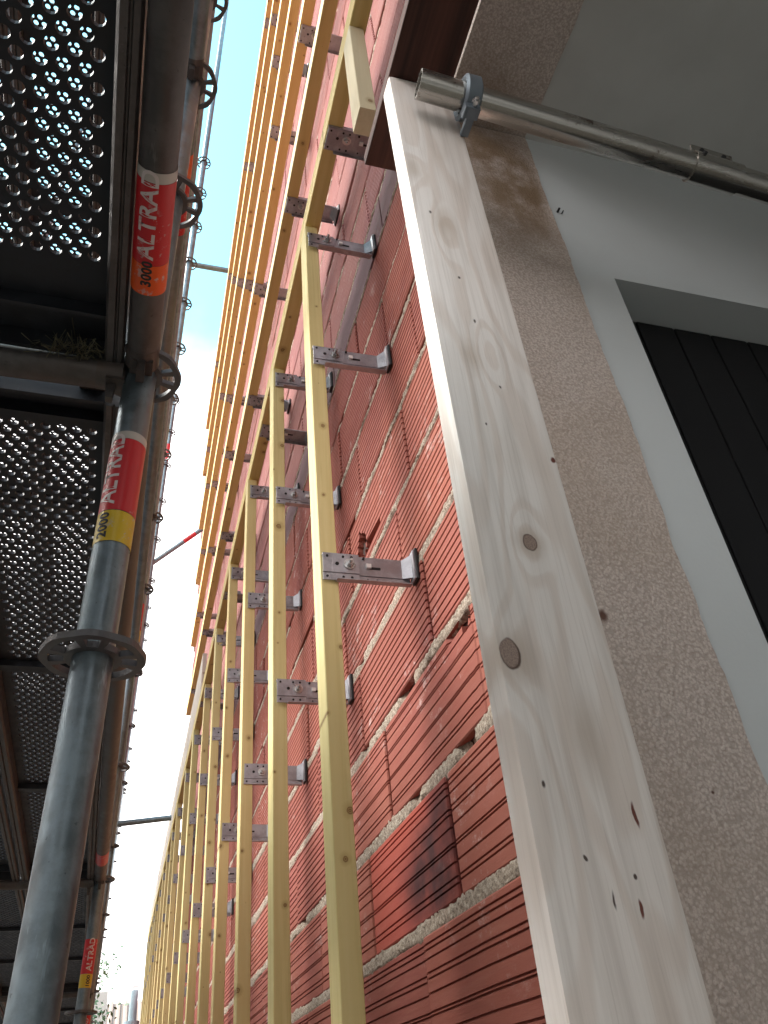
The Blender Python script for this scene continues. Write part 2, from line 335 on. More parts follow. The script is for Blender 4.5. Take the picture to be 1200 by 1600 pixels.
# ------------------------------------------------------------------ brick wall
YN = 1.56; YE_UP = 18.6; YE_LO = 40.0
wall = root('brick_wall', W(1, YN, -3.2), 'ribbed red hollow clay brick wall behind the wooden battens', 'wall')
def wl(x, y, z): return Vector(((x - 1) * S, (y - YN) * S, (z + 3.2) * S))
BL, BH, PITCH, Z0 = 1.012, 0.384, 0.4283, 0.5    # brick length, height, bed pitch, height of one bed
def brick_mesh(name, style, mat, L=BL, seed=0, chip=None, H=BH):
    rg = random.Random(seed); prof = [(0.25, 0.0), (0.004, 0.0), (0.0, 0.006)]
    if style == 'dense': n = 12; cs = [H * (i + 0.6) / (n + 0.2) + rg.uniform(-.0015, .0015) for i in range(n)]
    elif style == 'upper': n = 11; cs = [H * (i + 0.6) / (n + 0.2) + rg.uniform(-.0015, .0015) for i in range(n)]
    elif style == 'mid': n = 11; cs = [H * (i + 0.6) / (n + 0.2) + rg.uniform(-.004, .004) for i in range(n)]
    else:
        cs = []
        for c in (0.045, 0.062, 0.105, 0.15, 0.166, 0.215, 0.255, 0.272, 0.315, 0.345, 0.36): cs.append(c + rg.uniform(-.004, .004))
        cs = [c * H / BH for c in cs]
    gw, gd = {'dense': (0.0048, 0.009), 'mid': (0.0046, 0.010), 'sparse': (0.0036, 0.009), 'upper': (0.0075, 0.012)}[style]
    for c in cs: prof += [(0.0, c - gw), (gd, c - gw * 0.7), (gd, c + gw * 0.7), (0.0, c + gw)]
    prof += [(0.0, H - 0.006), (0.004, H), (0.25, H)]
    ys = [0.0, 0.006] + ([L * t for t in (0.2, 0.45, 0.7)] if style != 'dense' else [L * 0.5]) + [L - 0.006, L]
    if chip: ys = sorted(set(ys + [chip[0] + chip[2] * t for t in (-1, -.8, -.55, -.3, 0, .25, .5, .75, 1)]))
    vs = []; n = len(prof)
    for j, y in enumerate(ys):
        e = 0.006 if j in (0, len(ys) - 1) else 0
        wob = rg.uniform(-0.0014, 0.0014)
        for (x, z) in prof:
            xx = x + (e if x < 0.2 else 0)
            zz = z + (wob if 0.01 < z < H - 0.01 else 0)
            if chip and x < 0.2:
                cy, cz, rr, rz = chip; d = math.hypot((y - cy) / rr, (z - cz) / rz) + 0.28 * math.sin(y * 97 + z * 61)
                if d < 0.9: xx += 0.075
            vs.append((xx, y, zz))
    fs = []
    for j in range(len(ys) - 1):
        for i in range(n - 1): a = j * n + i; fs.append((a, a + n, a + n + 1, a + 1))
    fs += [tuple(range(n)), tuple(reversed(range((len(ys) - 1) * n, len(ys) * n)))]
    m = MB(); m.add(vs, fs); return m
protos = {}
for st in ('dense', 'mid', 'sparse', 'upper'):
    for k in range(3): protos[(st, k)] = brick_mesh('brick', st, None, seed=k * 7 + len(st))
low = {key: mb.mesh('brick_' + key[0], M_BRK) for key, mb in protos.items()}
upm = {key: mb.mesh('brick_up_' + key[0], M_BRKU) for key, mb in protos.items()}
scorched = protos[('sparse', 1)].mesh('brick_scorched', M_BRKS)
chipped = brick_mesh('brick', 'mid', None, seed=5, chip=(0.79, 0.13, 0.08, 0.085)).mesh('brick_chipped', M_BRK)
chipped2 = brick_mesh('brick', 'sparse', None, seed=9, chip=(0.02, 0.37, 0.06, 0.05)).mesh('brick_chipped', M_BRK)
# joint positions taken from the photograph for the near courses: course index -> y of one joint
jy = {-9: 2.1, -2: 2.4, -1: 2.95, 0: 2.54, 1: 2.15, 2: 2.485, 3: 2.72, 4: 2.50, 5: 2.2, 6: 2.55, 7: 3.05}
cands = []
def course_z(c): return Z0 + PITCH * c + 0.022
for c in range(-9, 8):
    base = jy.get(c, 2.2 + 0.5 * (c % 2)); y0 = base - 1.035 * math.ceil((base - YN) / 1.035)
    y = y0
    while y < YE_LO:
        cands.append((c, y)); y += 1.035
ZU = 4.25
for c in range(0, 34):
    y = YN - 5.175 + 0.52 * (c % 2)
    while y < YE_UP - 0.5: cands.append((100 + c, y)); y += 1.035
def score(cy):
    c, y = cy; z = course_z(c) if c < 100 else ZU + (c - 100) * PITCH
    yy = max(y + 0.5, 0.5)
    if c < 100 and (z < -0.35 or y + BL < 1.9 and False): return 1e9
    if c >= 100 and y < 0.8: return 1e8
    return 0.754 * yy + 0.602 * z + (0 if c < 100 else 2.5) + (100 if z < -0.1 * yy * 0 - 0.35 else 0)
cands.sort(key=score)
rest = MB(); restu = MB(); cnt = 0
rg = random.Random(3)
for c, y in cands:
    up = c >= 100; z = course_z(c) if not up else ZU + (c - 100) * PITCH
    L = BL; y1 = max(y, YN + 0.004) if not up else y
    xo = rg.uniform(-0.004, 0.006)
    clipped = (not up and y < YN)
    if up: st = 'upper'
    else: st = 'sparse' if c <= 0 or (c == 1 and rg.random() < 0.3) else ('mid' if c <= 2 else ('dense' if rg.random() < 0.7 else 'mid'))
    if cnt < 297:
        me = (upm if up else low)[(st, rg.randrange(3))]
        if c == 0 and abs(y - 2.54) < 0.05: me = scorched
        if c == 1 and abs(y - 2.15) < 0.05: me = chipped2
        if c == 4 and abs(y - 2.50) < 0.2: me = chipped
        o = ob('brick', me, wall, wl(1 + xo, y1, z))
        if clipped: o.scale = (1, (y + BL - y1) / BL, 1)
        if me is scorched: o['label'] = 'brick with a dark scorched patch'
        o.rotation_euler = (rg.uniform(-.0015, .0015), 0, rg.uniform(-.003, .003))
        cnt += 1
    else:
        tgt = restu if up else rest; mb = protos[(st, 0)]
        k = (y + BL - y1) / BL
        if up or z > -0.5:
            tgt.add([(p.x + xo, p.y * k + y1 - YN, p.z + z + 3.2) for p in mb.v], mb.f)
        else: tgt.box(xo, 0.25, y1 - YN, y + BL - YN, z + 3.2, z + 3.2 + BH)
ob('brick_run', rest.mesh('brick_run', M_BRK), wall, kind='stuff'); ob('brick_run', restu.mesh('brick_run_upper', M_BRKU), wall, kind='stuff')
# cores
core = MB(); core.box(0.03, 0.5, 0.004, YE_LO - YN, 0, 7.12); core.box(0.03, 0.5, -6.5, -0.004, 6.76, 22.0); core.box(0.032, 0.5, 0.004, YE_UP - YN, 7.124, 22.0)
ob('wall_core', core.mesh('wall_core', M_CORE), wall)
# smooth lintel course: blocks end to end
y = YN - 5.2
while y < YE_LO - 0.3:
    lb = MB().box(0, 0.2, 0.004, 1.2, 0, 0.30) if not protos.get('band') else protos['band']; protos['band'] = lb
    if 'bandm' not in protos: protos['bandm'] = lb.mesh('lintel_block', M_BAND, bevel=0.008)
    if y > YN - 0.1 : ob('lintel_block', protos['bandm'], wall, wl(1 + rg.uniform(0, .005), y, 3.915))
    else: ob('lintel_block', protos['bandm'], wall, wl(1.001, y, 3.915))
    y += 1.206
# mortar beds
def mortar(zc, y0, y1, hw, seed, coarse=1.0, proud=0.0):
    ys = [y0]
    while ys[-1] < y1: ys.append(ys[-1] + max(0.009, 0.0055 * max(ys[-1], 1.5)) * coarse)
    rows = 9; vs = []; of = Vector((seed * 13.1, seed * 3.7, 0))
    for y in ys:
        ww = hw * (1 + 0.55 * noise.noise(Vector((y * 2.3, seed * 5.1, 0))) + 0.3 * noise.noise(Vector((y * 14, seed * 2.1, 3))))
        sh = 0.012 * noise.noise(Vector((y * 3.1, seed * 8.3, 9)))
        lump = 0.006 * noise.noise(Vector((y * 5, seed, 1)))
        gap = max(0.0, noise.noise(Vector((y * 3.3, seed * 1.7, 5))) - 0.34) * 0.14
        for r in range(rows):
            t = r / (rows - 1) * 2 - 1
            e = abs(t) ** 4 * 0.022
            nn = 0.007 * noise.noise(Vector((y * 38, t * 2.4, seed))) + 0.004 * noise.noise(Vector((y * 90, t * 6, seed + 4)))
            vs.append((1 + 0.001 - proud + e + lump + nn + gap, y, zc + sh + t * ww))
    n = rows; fs = []
    for j in range(len(ys) - 1):
        for i in range(n - 1): a = j * n + i; fs.append((a, a + n, a + n + 1, a + 1))
    m = MB(); m.add([(x - 1, y - YN, z + 3.2) for x, y, z in vs], fs)
    ob('mortar_bed', m.mesh('mortar_bed', M_MORT, smooth=True), wall)
for c in range(-1, 8):
    mortar(Z0 + PITCH * c, YN + 0.01, YE_LO, (0.042 if c < 4 else 0.034 if c < 5 else 0.026), c + 20, 1.0, 0.0 if c < 5 else -0.004)
mortar(3.91, YN + 0.01, YE_LO, 0.018, 70); mortar(4.232, YN + 0.01, YE_UP, 0.022, 71, 1.5)
for c in range(1, 33): mortar(ZU + PITCH * c - 0.022, 0.9, YE_UP, 0.022, c + 40, 2.6, -0.007)
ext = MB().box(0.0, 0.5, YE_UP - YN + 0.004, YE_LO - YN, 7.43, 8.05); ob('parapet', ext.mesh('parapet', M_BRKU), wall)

# ------------------------------------------------------------------ porch wall, ceiling, door
YD = 1.56
pw = root('porch_wall', W(1, YD, -3.2), 'rendered porch wall with white paint and a coarse beige margin, right of the wooden post', 'wall')
def pl(x, y, z): return ((x - 1), (y - YD), (z + 3.2))
DX0, DX1, DZ = 1.596, 3.9, 2.526
m = MB()
def pbox(m, x0, x1, y0, y1, z0, z1): m.box(x0 - 1, x1 - 1, y0 - YD, y1 - YD, z0 + 3.2, z1 + 3.2)
pbox(m, 1.27, DX0, YD, YD + 0.5, -3.2, DZ); pbox(m, 1.27, 9, YD, YD + 0.5, DZ, 3.9); pbox(m, DX1, 9, YD, YD + 0.5, -3.2, DZ)
ob('painted_render', m.mesh('painted_render', M_WPAINT), pw)
# coarse strip with a ragged edge, proud of the paint
def ragged(n, a, b, amp, seed):
    r = []
    for i in range(n + 1):
        t = a + (b - a) * i / n; r.append((t, amp * (1.6 * noise.noise(Vector((t * 1.3, seed, 0))) + 0.7 * noise.noise(Vector((t * 7, seed, 2))) + 0.3 * noise.noise(Vector((t * 30, seed, 4))))))
    return r
rr = ragged(240, -3.2, 3.5, 0.012, 3)
m = MB(); vs = []; fs = []
for t, d in rr:
    xe = 1.407 + d
    p3 = pl(xe, YD - 0.012, t); p4 = pl(xe + 0.004, YD + 0.001, t); p1 = pl(0.995, YD - 0.012, t); p0 = pl(0.995, YD + .3, t)
    vs += [p0, p1, p3, p4]
for j in range(len(rr) - 1):
    for i in range(3): a = j * 4 + i; fs.append((a, a + 1, a + 5, a + 4))
m.add(vs, fs); ob('coarse_render_margin', m.mesh('coarse_render_margin', M_REND), pw)
m = MB(); pbox(m, DX0 + 0.003, DX1, YD + 0.177, YD + 0.2, -3.2, DZ - 0.003)
door = ob('door_shutter', m.mesh('door_shutter', M_SLAT2), pw, label='dark door shutter of vertical boards')
bd = MB().box(0, 0.172, -0.012, 0, 0, 5.70).mesh('shutter_board', M_SHUT, bevel=0.004)
x = DX0 + 0.006
while x < DX1 - 0.1:
    ob('shutter_board', bd, door, loc=Vector((x - 1, YD + 0.176 - YD, 0.01)) * S); x += 0.182
m = MB(); m.tube(pl(1.462 * .975 + .02, YD - 0.02, 2.93), pl(1.462 * .975 + .02, YD, 2.93), 0.005, 8); m.tube(pl(1.465, YD - 0.015, 2.927), pl(1.465, YD, 2.927), 0.003, 8)
ob('cable_clip', m.mesh('cable_clip', M_RUB), pw)
m = MB(); pbox(m, 1.0, 6.8, -4.4, -4.0, -3.2, 3.5)
ob('painted_render', m.mesh('painted_render_back', M_WPAINT), pw)
pc = root('porch_ceiling', W(1, YD, 3.52), 'grey painted porch ceiling with an unpainted beige edge strip', 'ceiling')
m = MB().box(0.38, 9, -10, 0.004, 0.0, 0.35)
ob('painted_ceiling', m.mesh('painted_ceiling', M_CEIL), pc)
rr = ragged(120, -9.9, -0.004, 0.012, 8); vs = []; fs = []
for t, d in rr: vs += [(0.012, t, 0.2), (0.012, t, -0.008), (0.415 + d, t, -0.008), (0.418 + d, t, 0.0)]
for j in range(len(rr) - 1):
    for i in range(3): a = j * 4 + i; fs.append((a, a + 4, a + 5, a + 1))
ob('coarse_ceiling_margin', MB().add(vs, fs).mesh('coarse_ceiling_margin', M_REND), pc)
sw = root('porch_side_wall', W(6.5, -10, -3.2), 'plain painted far side wall of the porch, out to the right', 'wall')
ob('painted_render', MB().box(0, 0.3, 0, 11.5, 0, 6.7).mesh('painted_render_side', M_WPAINT), sw)

# ------------------------------------------------------------------ post, header, pipe
m = MB().box(0.61, 0.85, PY, PY + 0.08, 0, 6.145)
po = ob('wooden_post', m.mesh('wooden_post', M_POST, smooth=True, bevel=0.012), loc=(0, 0, EYE - 3.2 * S))
tag(po, 'pale planed wooden post standing at the corner in front of the brick wall', 'post')
m = MB().box(0.612, 0.845, -6, YD - 0.012, 2.95, 3.01)
tag(ob('timber_header', m.mesh('timber_header', M_HEAD, bevel=0.005), loc=(0, 0, EYE)), 'dark brown stained timber beam lying on top of the pale post', 'beam')
pr = root('steel_pipe', W(0.67, 1.115, 2.725), 'shiny rusty steel tube crossing the porch ahead of the post top', 'pipe')
d = Vector((1, 0.0, -0.112)).normalized()
RT = 0.0483
def along(t, off=(0,0,0)): return d * t + Vector(off)
ob('tube', MB().tube(along(0), along(4.5), RT, 40, inner=0.041).mesh('pipe_tube', M_PIPE, smooth=True), pr)
slv = ob('sleeve', MB().tube(along(1.02), along(1.21), RT + 0.006, 40, inner=RT + 0.0005).mesh('pipe_sleeve', M_PIPE, smooth=True), pr)
m = MB().box(0, 0.17, -0.004, 0.004, 0, 0.055)
pt = ob('sleeve_flange', m.mesh('sleeve_flange', M_PIPE), slv, loc=along(1.03, (0, -0.02, 0.045)) * S, rot=(0.2, 0.11, 0))
for t in (0.04, 0.13): ob('flange_screw', MB().tube((t, -0.012, 0.03), (t, 0.004, 0.03), 0.009, 10).mesh('flange_screw', M_RUB), slv, loc=along(1.03, (0, -0.02, 0.045)) * S, rot=(0.2, 0.11, 0))
ob('screw', MB().tube(along(1.045, (0, -0.062, 0.0)), along(1.045, (0, 0, 0)), 0.008, 8).mesh('screw', M_RUB), slv)
cl = root('tube_clamp', W(0.845, 1.115, 2.705), 'blue grey steel clamp gripping the pipe at the post edge', 'clamp')
m = MB(); n = 36; vs = []; fs = []
for i in range(n):
    t = 2 * math.pi * i / n
    for (x, r) in ((-0.022, 0.052), (-0.030, 0.062), (-0.022, 0.074), (0.022, 0.074), (0.030, 0.062), (0.022, 0.052)):
        vs.append((x, r * math.cos(t), r * math.sin(t)))
for i in range(n):
    j = (i + 1) % n
    for k in range(6): fs.append((i * 6 + k, i * 6 + (k + 1) % 6, j * 6 + (k + 1) % 6, j * 6 + k))
ob('ring', MB().add(vs, fs).mesh('clamp_ring', M_CLAMP, smooth=True), cl)
m = MB().box(-0.022, 0.022, -0.02, 0.02, -0.105, -0.07).box(-0.034, -0.022, -0.024, 0.02, -0.112, -0.075).box(-0.014, 0.014, 0.02, 0.083, -0.098, -0.08)
ob('jaw', m.mesh('clamp_jaw', M_CLAMP, bevel=0.003), cl)
ob('bolt', MB().tube((0, -0.05, -0.09), (0, -0.021, -0.09), 0.007, 10).tube((0, -0.042, -0.09), (0, -0.03, -0.09), 0.013, 6).mesh('clamp_bolt', M_BOLT), cl)

# ------------------------------------------------------------------ battens
BX0, BX1, BT = 0.61, 0.682, 0.145
ORD = ['nearest', 'second', 'third', 'fourth', 'fifth', 'sixth', 'seventh', 'eighth', 'ninth', 'tenth', 'eleventh', 'twelfth', 'thirteenth', 'fourteenth', 'fifteenth', 'sixteenth', 'seventeenth', 'eighteenth']
def batten_mesh(name, L, seed, mat, w=BX1 - BX0, t=BT, bow=0.004):
    r = random.Random(seed); n = max(2, int(L / 0.5)); vs = []; c = 0.003
    p1, p2 = r.uniform(0, 6), r.uniform(0, 6)
    for j in range(n + 1):
        z = L * j / n; dx = bow * math.sin(z * 0.9 + p1); dy = bow * math.sin(z * 0.7 + p2)
        for (x, y) in ((c, 0), (w - c, 0), (w, c), (w, t - c), (w - c, t), (c, t), (0, t - c), (0, c)): vs.append((x + dx, y + dy, z))
    fs = []
    for j in range(n):
        for i in range(8): k = (i + 1) % 8; fs.append((j*8+i, j*8+k, j*8+8+k, j*8+8+i))
    fs += [tuple(reversed(range(8))), tuple(range(n*8, n*8+8))]
    return MB().add(vs, fs).mesh(name, mat)
bys = [2.585, 3.705, 4.91, 6.13, 7.33, 8.62, 9.95, 11.35, 12.85, 14.2, 15.5, 16.8, 18.1, 19.4, 20.6, 21.8, 22.9, 23.9]
bmeshes = [batten_mesh('batten', 7.30, k, M_BAT) for k in range(4)]
EXT = {1: 'sixth'}
for k, y in enumerate(bys):
    o = ob('vertical_batten', bmeshes[k % 4], loc=W(BX0 + random.uniform(-.003, .003), y, -3.19)); o.rotation_euler = (random.uniform(-.0012, .0012), random.uniform(-.0012, .0012), random.uniform(-.02, .02))
    tag(o, 'yellow pine vertical batten, %s from the viewer, fixed ahead of the brick wall' % ORD[k], 'batten', 'vertical battens on the lower wall')
rails = [(4.125, -3.0, 24.2), (5.31, -3.0, 12.3), (6.52, -3.0, 12.3), (7.72, 0.5, 12.25), (8.97, 0.5, 12.3), (10.18, 0.5, 12.2), (11.42, 0.5, 12.2)]
RN = ['lowest', 'second lowest', 'third lowest', 'fourth', 'fifth', 'sixth', 'topmost']
for k, (z, ya, yb) in enumerate(rails):
    me = batten_mesh('rail_batten', yb - ya, 50 + k, M_RAIL, w=0.083, t=BT, bow=0.003)
    # local z runs along +y: rotate -90 deg about x, so that local y -> world z is flipped; shift by thickness
    o = ob('horizontal_batten', me, loc=W(BX0, ya, z + BT)); o.rotation_euler = (-math.pi / 2, 0, 0)
    tag(o, 'orange pine horizontal batten, %s of the rails across the upper wall' % RN[k], 'batten', 'horizontal battens on the upper wall')
o = ob('short_batten', batten_mesh('short_batten', 0.79, 77, M_BAT2, t=0.115), loc=W(0.612, 1.503, 3.33))
tag(o, 'short pale batten hanging down from the lowest rail beside the dark beam', 'batten')
# pale boards seen high up behind the rails at the far end of the gable
o = ob('fascia_board', MB().box(0, 0.05, 0, 15.2, 0, 0.52).mesh('fascia_board', M_FAS, bevel=0.004), loc=W(0.615, 9.2, 4.28)); tag(o, 'wide pale fascia board above the lowest rail, running to the far end of the house', 'board')

# ------------------------------------------------------------------ brackets
def make_bracket():
    t = root('wall_bracket', (0, 0, 0), 'x', 'bracket', 'steel brackets holding the battens')
    m = MB().box(-0.33, -0.022, -0.010, -0.001, -0.030, 0.058).box(-0.33, -0.022, -0.006, 0.001, -0.062, -0.031).box(-0.33, -0.022, -0.034, -0.0062, -0.066, -0.0622)
    ob('inner_arm', m.mesh('inner_arm', M_BRA), t)
    m = MB().box(-0.382, -0.235, -0.016, -0.0102, -0.026, 0.062).box(-0.382, -0.235, -0.0115, -0.0062, -0.060, -0.0262).box(-0.382, -0.235, -0.012, 0.02, 0.0622, 0.0662)
    oa = ob('outer_arm', m.mesh('outer_arm', M_BRA), t)
    m = MB()
    for x in (-0.365, -0.30, -0.265, -0.215): m.tube((x, -0.0185, 0.048), (x, -0.012, 0.048), 0.0055, 8)
    for x in (-0.365, -0.30, -0.265): m.tube((x, -0.0135, -0.044), (x, -0.008, -0.044), 0.0055, 8)
    for x in (-0.2, -0.16): m.tube((x, -0.0075, -0.046), (x, -0.004, -0.046), 0.0045, 8)
    m.tube((-0.325, -0.018, 0.014), (-0.325, -0.012, 0.014), 0.008, 8).box(-0.19, -0.145, -0.0125, -0.0085, 0.002, 0.012)
    ob('punched_holes', m.mesh('punched_holes', M_HOLE), t, kind='stuff')
    m = MB().tube((-0.275, -0.022, 0.014), (-0.275, -0.015, 0.014), 0.024, 14).tube((-0.275, -0.040, 0.014), (-0.275, -0.020, 0.014), 0.0155, 6).tube((-0.275, -0.055, 0.014), (-0.275, -0.03, 0.014), 0.007, 8)
    ob('bolt', m.mesh('bracket_bolt', M_BOLT), t)
    ob('tab', MB().box(-0.205, -0.185, -0.022, -0.009, 0.004, 0.022).mesh('bracket_tab', M_PLW), t)
    m = MB(); m.add([(-0.055, -0.0102, -0.03), (-0.055, -0.0102, 0.056), (-0.018, -0.042, 0.070), (-0.018, -0.042, -0.04), (-0.050, -0.003, -0.03), (-0.050, -0.003, 0.056), (-0.012, -0.036, 0.070), (-0.012, -0.036, -0.04)],
        [(0,1,2,3), (7,6,5,4), (0,4,5,1), (1,5,6,2), (2,6,7,3), (3,7,4,0)])
    m.box(-0.020, -0.014, -0.066, -0.012, -0.055, 0.078)
    ob('foot', m.mesh('bracket_foot', M_BRA, bevel=0.0), t)
    m = MB().box(-0.0135, -0.0005, -0.073, -0.004, -0.058, 0.085); ob('rubber_pad', m.mesh('rubber_pad', M_RUB, bevel=0.004), t)
    return t
proto = make_bracket(); used = False
def place(loc, rot, label):
    global used
    o = proto if not used else copy_tree(proto); used = True
    o.location = loc; o.rotation_euler = rot; o['label'] = label
rows = [(1.745, 'lower'), (3.00, 'middle'), (3.985, 'upper')]
for k, y in enumerate(bys):
    for z, nm in rows:
        if k == 0 and nm == 'upper': z = 3.96
        place(W(1.0, y - 0.003, z + random.uniform(-.015, .015)), (random.uniform(-.02, .02), random.uniform(-.015, .015), random.uniform(-.03, .03)),
              'steel wall bracket in the %s row, on the %s vertical batten from the viewer' % (nm, ORD[k]))
rb = {0: [2.06, 4.35, 6.7, 9.2, 11.6], 1: [3.2, 5.2, 7.35, 9.57, 11.4], 2: [0.6, 2.53, 4.88, 7.36, 9.4, 11.2], 3: [2.0, 3.93, 5.74, 7.6, 9.4, 11.2], 4: [1.8, 3.81, 6.66, 8.8, 11], 5: [2.0, 3.86, 5.7, 7.55, 9.6, 11.4], 6: [4.4, 6.4, 8.4, 10.4]}
for r, ys in rb.items():
    for i, y in enumerate(ys):
        place(W(1.0, y, rails[r][0] - 0.003), (math.pi / 2, 0, random.uniform(-.03, .03)), 'steel wall bracket under the %s horizontal rail, %s along it from the viewer' % (RN[r], ORD[i]))

# ------------------------------------------------------------------ scaffold
def sx(k, z): return -0.153 - 0.135 * k + min(0.026, 0.0172 + 0.0065 * k) * z
def sy(k): return 1.862 + 6.017 * k
def sz(k, n): return 0.947 - 0.085 * k + n
RT = 0.0483
def P(k, n, off=(0, 0, 0), row=0):
    z = sz(k, n); return Vector((sx(k, z) + off[0] - 2.12 * row, sy(k) + off[1], z + off[2]))
# rosette: ring with eight holes
def rosette_mesh():
    m = MB(); ri, ro = RT - 0.001, 0.125; h = 0.0085; N = 64
    def rad(t): return ro * (1 - 0.035 * (1 + math.cos(8 * t + math.pi)) / 2)
    rings_r = [lambda t: ri, lambda t: 0.067, lambda t: 0.104, rad]
    vs = []
    for z in (-h, h):
        for f_ in rings_r:
            for i in range(N): t = 2*math.pi*i/N; r = f_(t); vs.append((r*math.cos(t), r*math.sin(t), z))
    def idx(s, r, i): return s * 4 * N + r * N + (i % N)
    def solid(i):      # middle zone: spokes; large holes at the axes' diagonals, small ones on the axes
        a = (i % 16) ; return a in (2, 3, 12, 13)
    fs = []
    for i in range(N):
        for r in range(3):
            s_ = (r != 1) or solid(i)
            if s_: fs += [(idx(1,r,i), idx(1,r+1,i), idx(1,r+1,i+1), idx(1,r,i+1)), (idx(0,r,i+1), idx(0,r+1,i+1), idx(0,r+1,i), idx(0,r,i))]
        fs += [(idx(0,3,i), idx(0,3,i+1), idx(1,3,i+1), idx(1,3,i)), (idx(0,0,i+1), idx(0,0,i), idx(1,0,i), idx(1,0,i+1))]
        if not solid(i): fs += [(idx(0,1,i), idx(0,1,i+1), idx(1,1,i+1), idx(1,1,i)), (idx(0,2,i+1), idx(0,2,i), idx(1,2,i), idx(1,2,i+1))]
        if solid(i) != solid(i+1):
            fs.append((idx(0,1,i+1), idx(1,1,i+1), idx(1,2,i+1), idx(0,2,i+1)))
    return m.add(vs, fs).mesh('rosette', M_ROS)
ROS = rosette_mesh()
def frame(a, b):
    """matrix with z along b-a"""
    d = (b - a).normalized(); q = d.to_track_quat('Z', 'Y'); return q.to_euler(), (b - a).length
tube_cache = {}
def tube_me(L, mat, r=RT):
    key = (round(L, 2), mat.name, r)
    if key not in tube_cache: tube_cache[key] = MB().tube((0,0,0), (0,0,key[0]), r, 28 if r > 0.03 else 12, inner=r*0.86).mesh('tube', mat, smooth=True)
    return tube_cache[key]
def text_on_tube(txt, size, z0, ang0, mat, parent, r, flip=False, name='lettering'):
    cu = bpy.data.curves.new('txt', 'FONT'); cu.body = txt; cu.size = size * S; cu.resolution_u = 3; cu.extrude = 0
    cu.offset = 0.0015 * S; cu.space_character = 1.06
    to = bpy.data.objects.new('txt', cu); COL.objects.link(to); dg = bpy.context.evaluated_depsgraph_get(); dg.update()
    me = bpy.data.meshes.new_from_object(to.evaluated_get(dg)); COL.objects.unlink(to); bpy.data.objects.remove(to)
    bm = bmesh.new(); bm.from_mesh(me)
    bmesh.ops.triangulate(bm, faces=bm.faces); bmesh.ops.subdivide_edges(bm, edges=[e for e in bm.edges if e.calc_length() > 0.012 * S], cuts=2)
    rr = (r + 0.0022) * S
    for v in bm.verts:
        u, h = v.co.x, v.co.y                       # reading direction, letter height
        z = z0 * S + (u if not flip else -u); a = ang0 + (-h if flip else h) * -1 / rr
        v.co = Vector((rr * math.cos(a), rr * math.sin(a), z))
    bm.to_mesh(me); bm.free(); me.materials.clear(); me.materials.append(mat); me.name = 'lettering'
    return ob(name, me, parent)
def band(parent, z0, z1, mat, r=RT, name='label_band'):
    return ob(name, MB().tube((0,0,z0), (0,0,z1), r + 0.0013, 40, caps=False).mesh('label_band', mat, smooth=True), parent)
SN = {-1: 'behind the viewer', 0: 'nearest', 1: 'second', 2: 'third', 3: 'fourth', 4: 'fifth'}
NT = 11
def standard(k, row):
    a = Vector((sx(k, -3.2) - 2.12 * row, sy(k), -3.2)); ztop = {0: 7.4, 1: 25.0, 2: 14.0, 3: 12.0, 4: 10.0}.get(k, 7.4)
    b = Vector((sx(k, ztop) - 2.12 * row, sy(k), ztop)); rot, L = frame(a, b)
    t = root('scaffold_standard', W(*a), 'upright galvanised scaffold tube with rosettes, %s from the viewer in the %s row' % (SN[k], 'inner' if row == 0 else 'outer'), 'scaffold upright', 'scaffold uprights', rot)
    ob('tube', tube_me(L, M_TUBE), t)
    n = -4
    while sz(k, n) < min(ztop - 0.1, 14.2):
        h = (sz(k, n) + 3.2)
        ob('rosette', ROS, t, loc=(0, 0, h * S)); n += 1
    for zc in (0.947 - 0.085 * k + 4 * j + 0.42 for j in range(-1, 4)):      # tube sleeves where lengths meet
        if -3 < zc < ztop - 0.6 and k == -99: pass
    return t, a, b, L
std = {}
for k in range(0, 5):
    for row in (0, 1):
        if row == 1 and k > 3: continue
        std[(k, row)] = standard(k, row)
# labels on the nearest standard (twist angles: the side facing the viewer)
t, a, b, L = std[(0, 0)]
def face_ang(t, target):       # angle, in the local frame of t, of the direction towards the camera
    m = t.matrix_basis.inverted(); v = m @ Vector((0, 0, EYE)) ; return math.atan2(v.y, v.x)
A0 = face_ang(t, None)
bd_ = band(t, 1.365 + 3.2, 1.625 + 3.2, M_RED); text_on_tube('ALTRAD', 0.067, 1.385 + 3.2, A0 + 0.05 - 0.35, M_WHT, bd_, RT)
bd_ = band(t, 1.262 + 3.2, 1.363 + 3.2, M_YEL); text_on_tube('2000', 0.04, 1.272 + 3.2, A0 - 0.45, M_BLK, bd_, RT)
band(t, 1.626 + 3.2, 1.655 + 3.2, M_PAPER, name='torn_label_edge')
t, a, b, L = std[(1, 0)]; A1 = face_ang(t, None)
bd_ = band(t, 1.13 + 3.2, 1.385 + 3.2, M_RED); text_on_tube('ALTRAD', 0.062, 1.15 + 3.2, A1 + 0.62, M_WHT, bd_, RT)
bd_ = band(t, 1.03 + 3.2, 1.128 + 3.2, M_YEL); text_on_tube('1000', 0.04, 1.035 + 3.2, A1 + 0.62, M_BLK, bd_, RT)
bd_ = band(t, 4.33 + 3.2, 4.66 + 3.2, M_RED); band(t, 4.2 + 3.2, 4.33 + 3.2, M_YEL)
t, a, b, L = std[(2, 0)]; A2 = face_ang(t, None)
bd_ = band(t, 1.15 + 3.2, 1.5 + 3.2, M_RED); band(t, 1.0 + 3.2, 1.145 + 3.2, M_BLUE); text_on_tube('ALTRAD', 0.062, 1.2 + 3.2, A2 + 0.5, M_WHT, bd_, RT)
bd_ = band(t, 11.9 + 3.2, 12.4 + 3.2, M_RED)

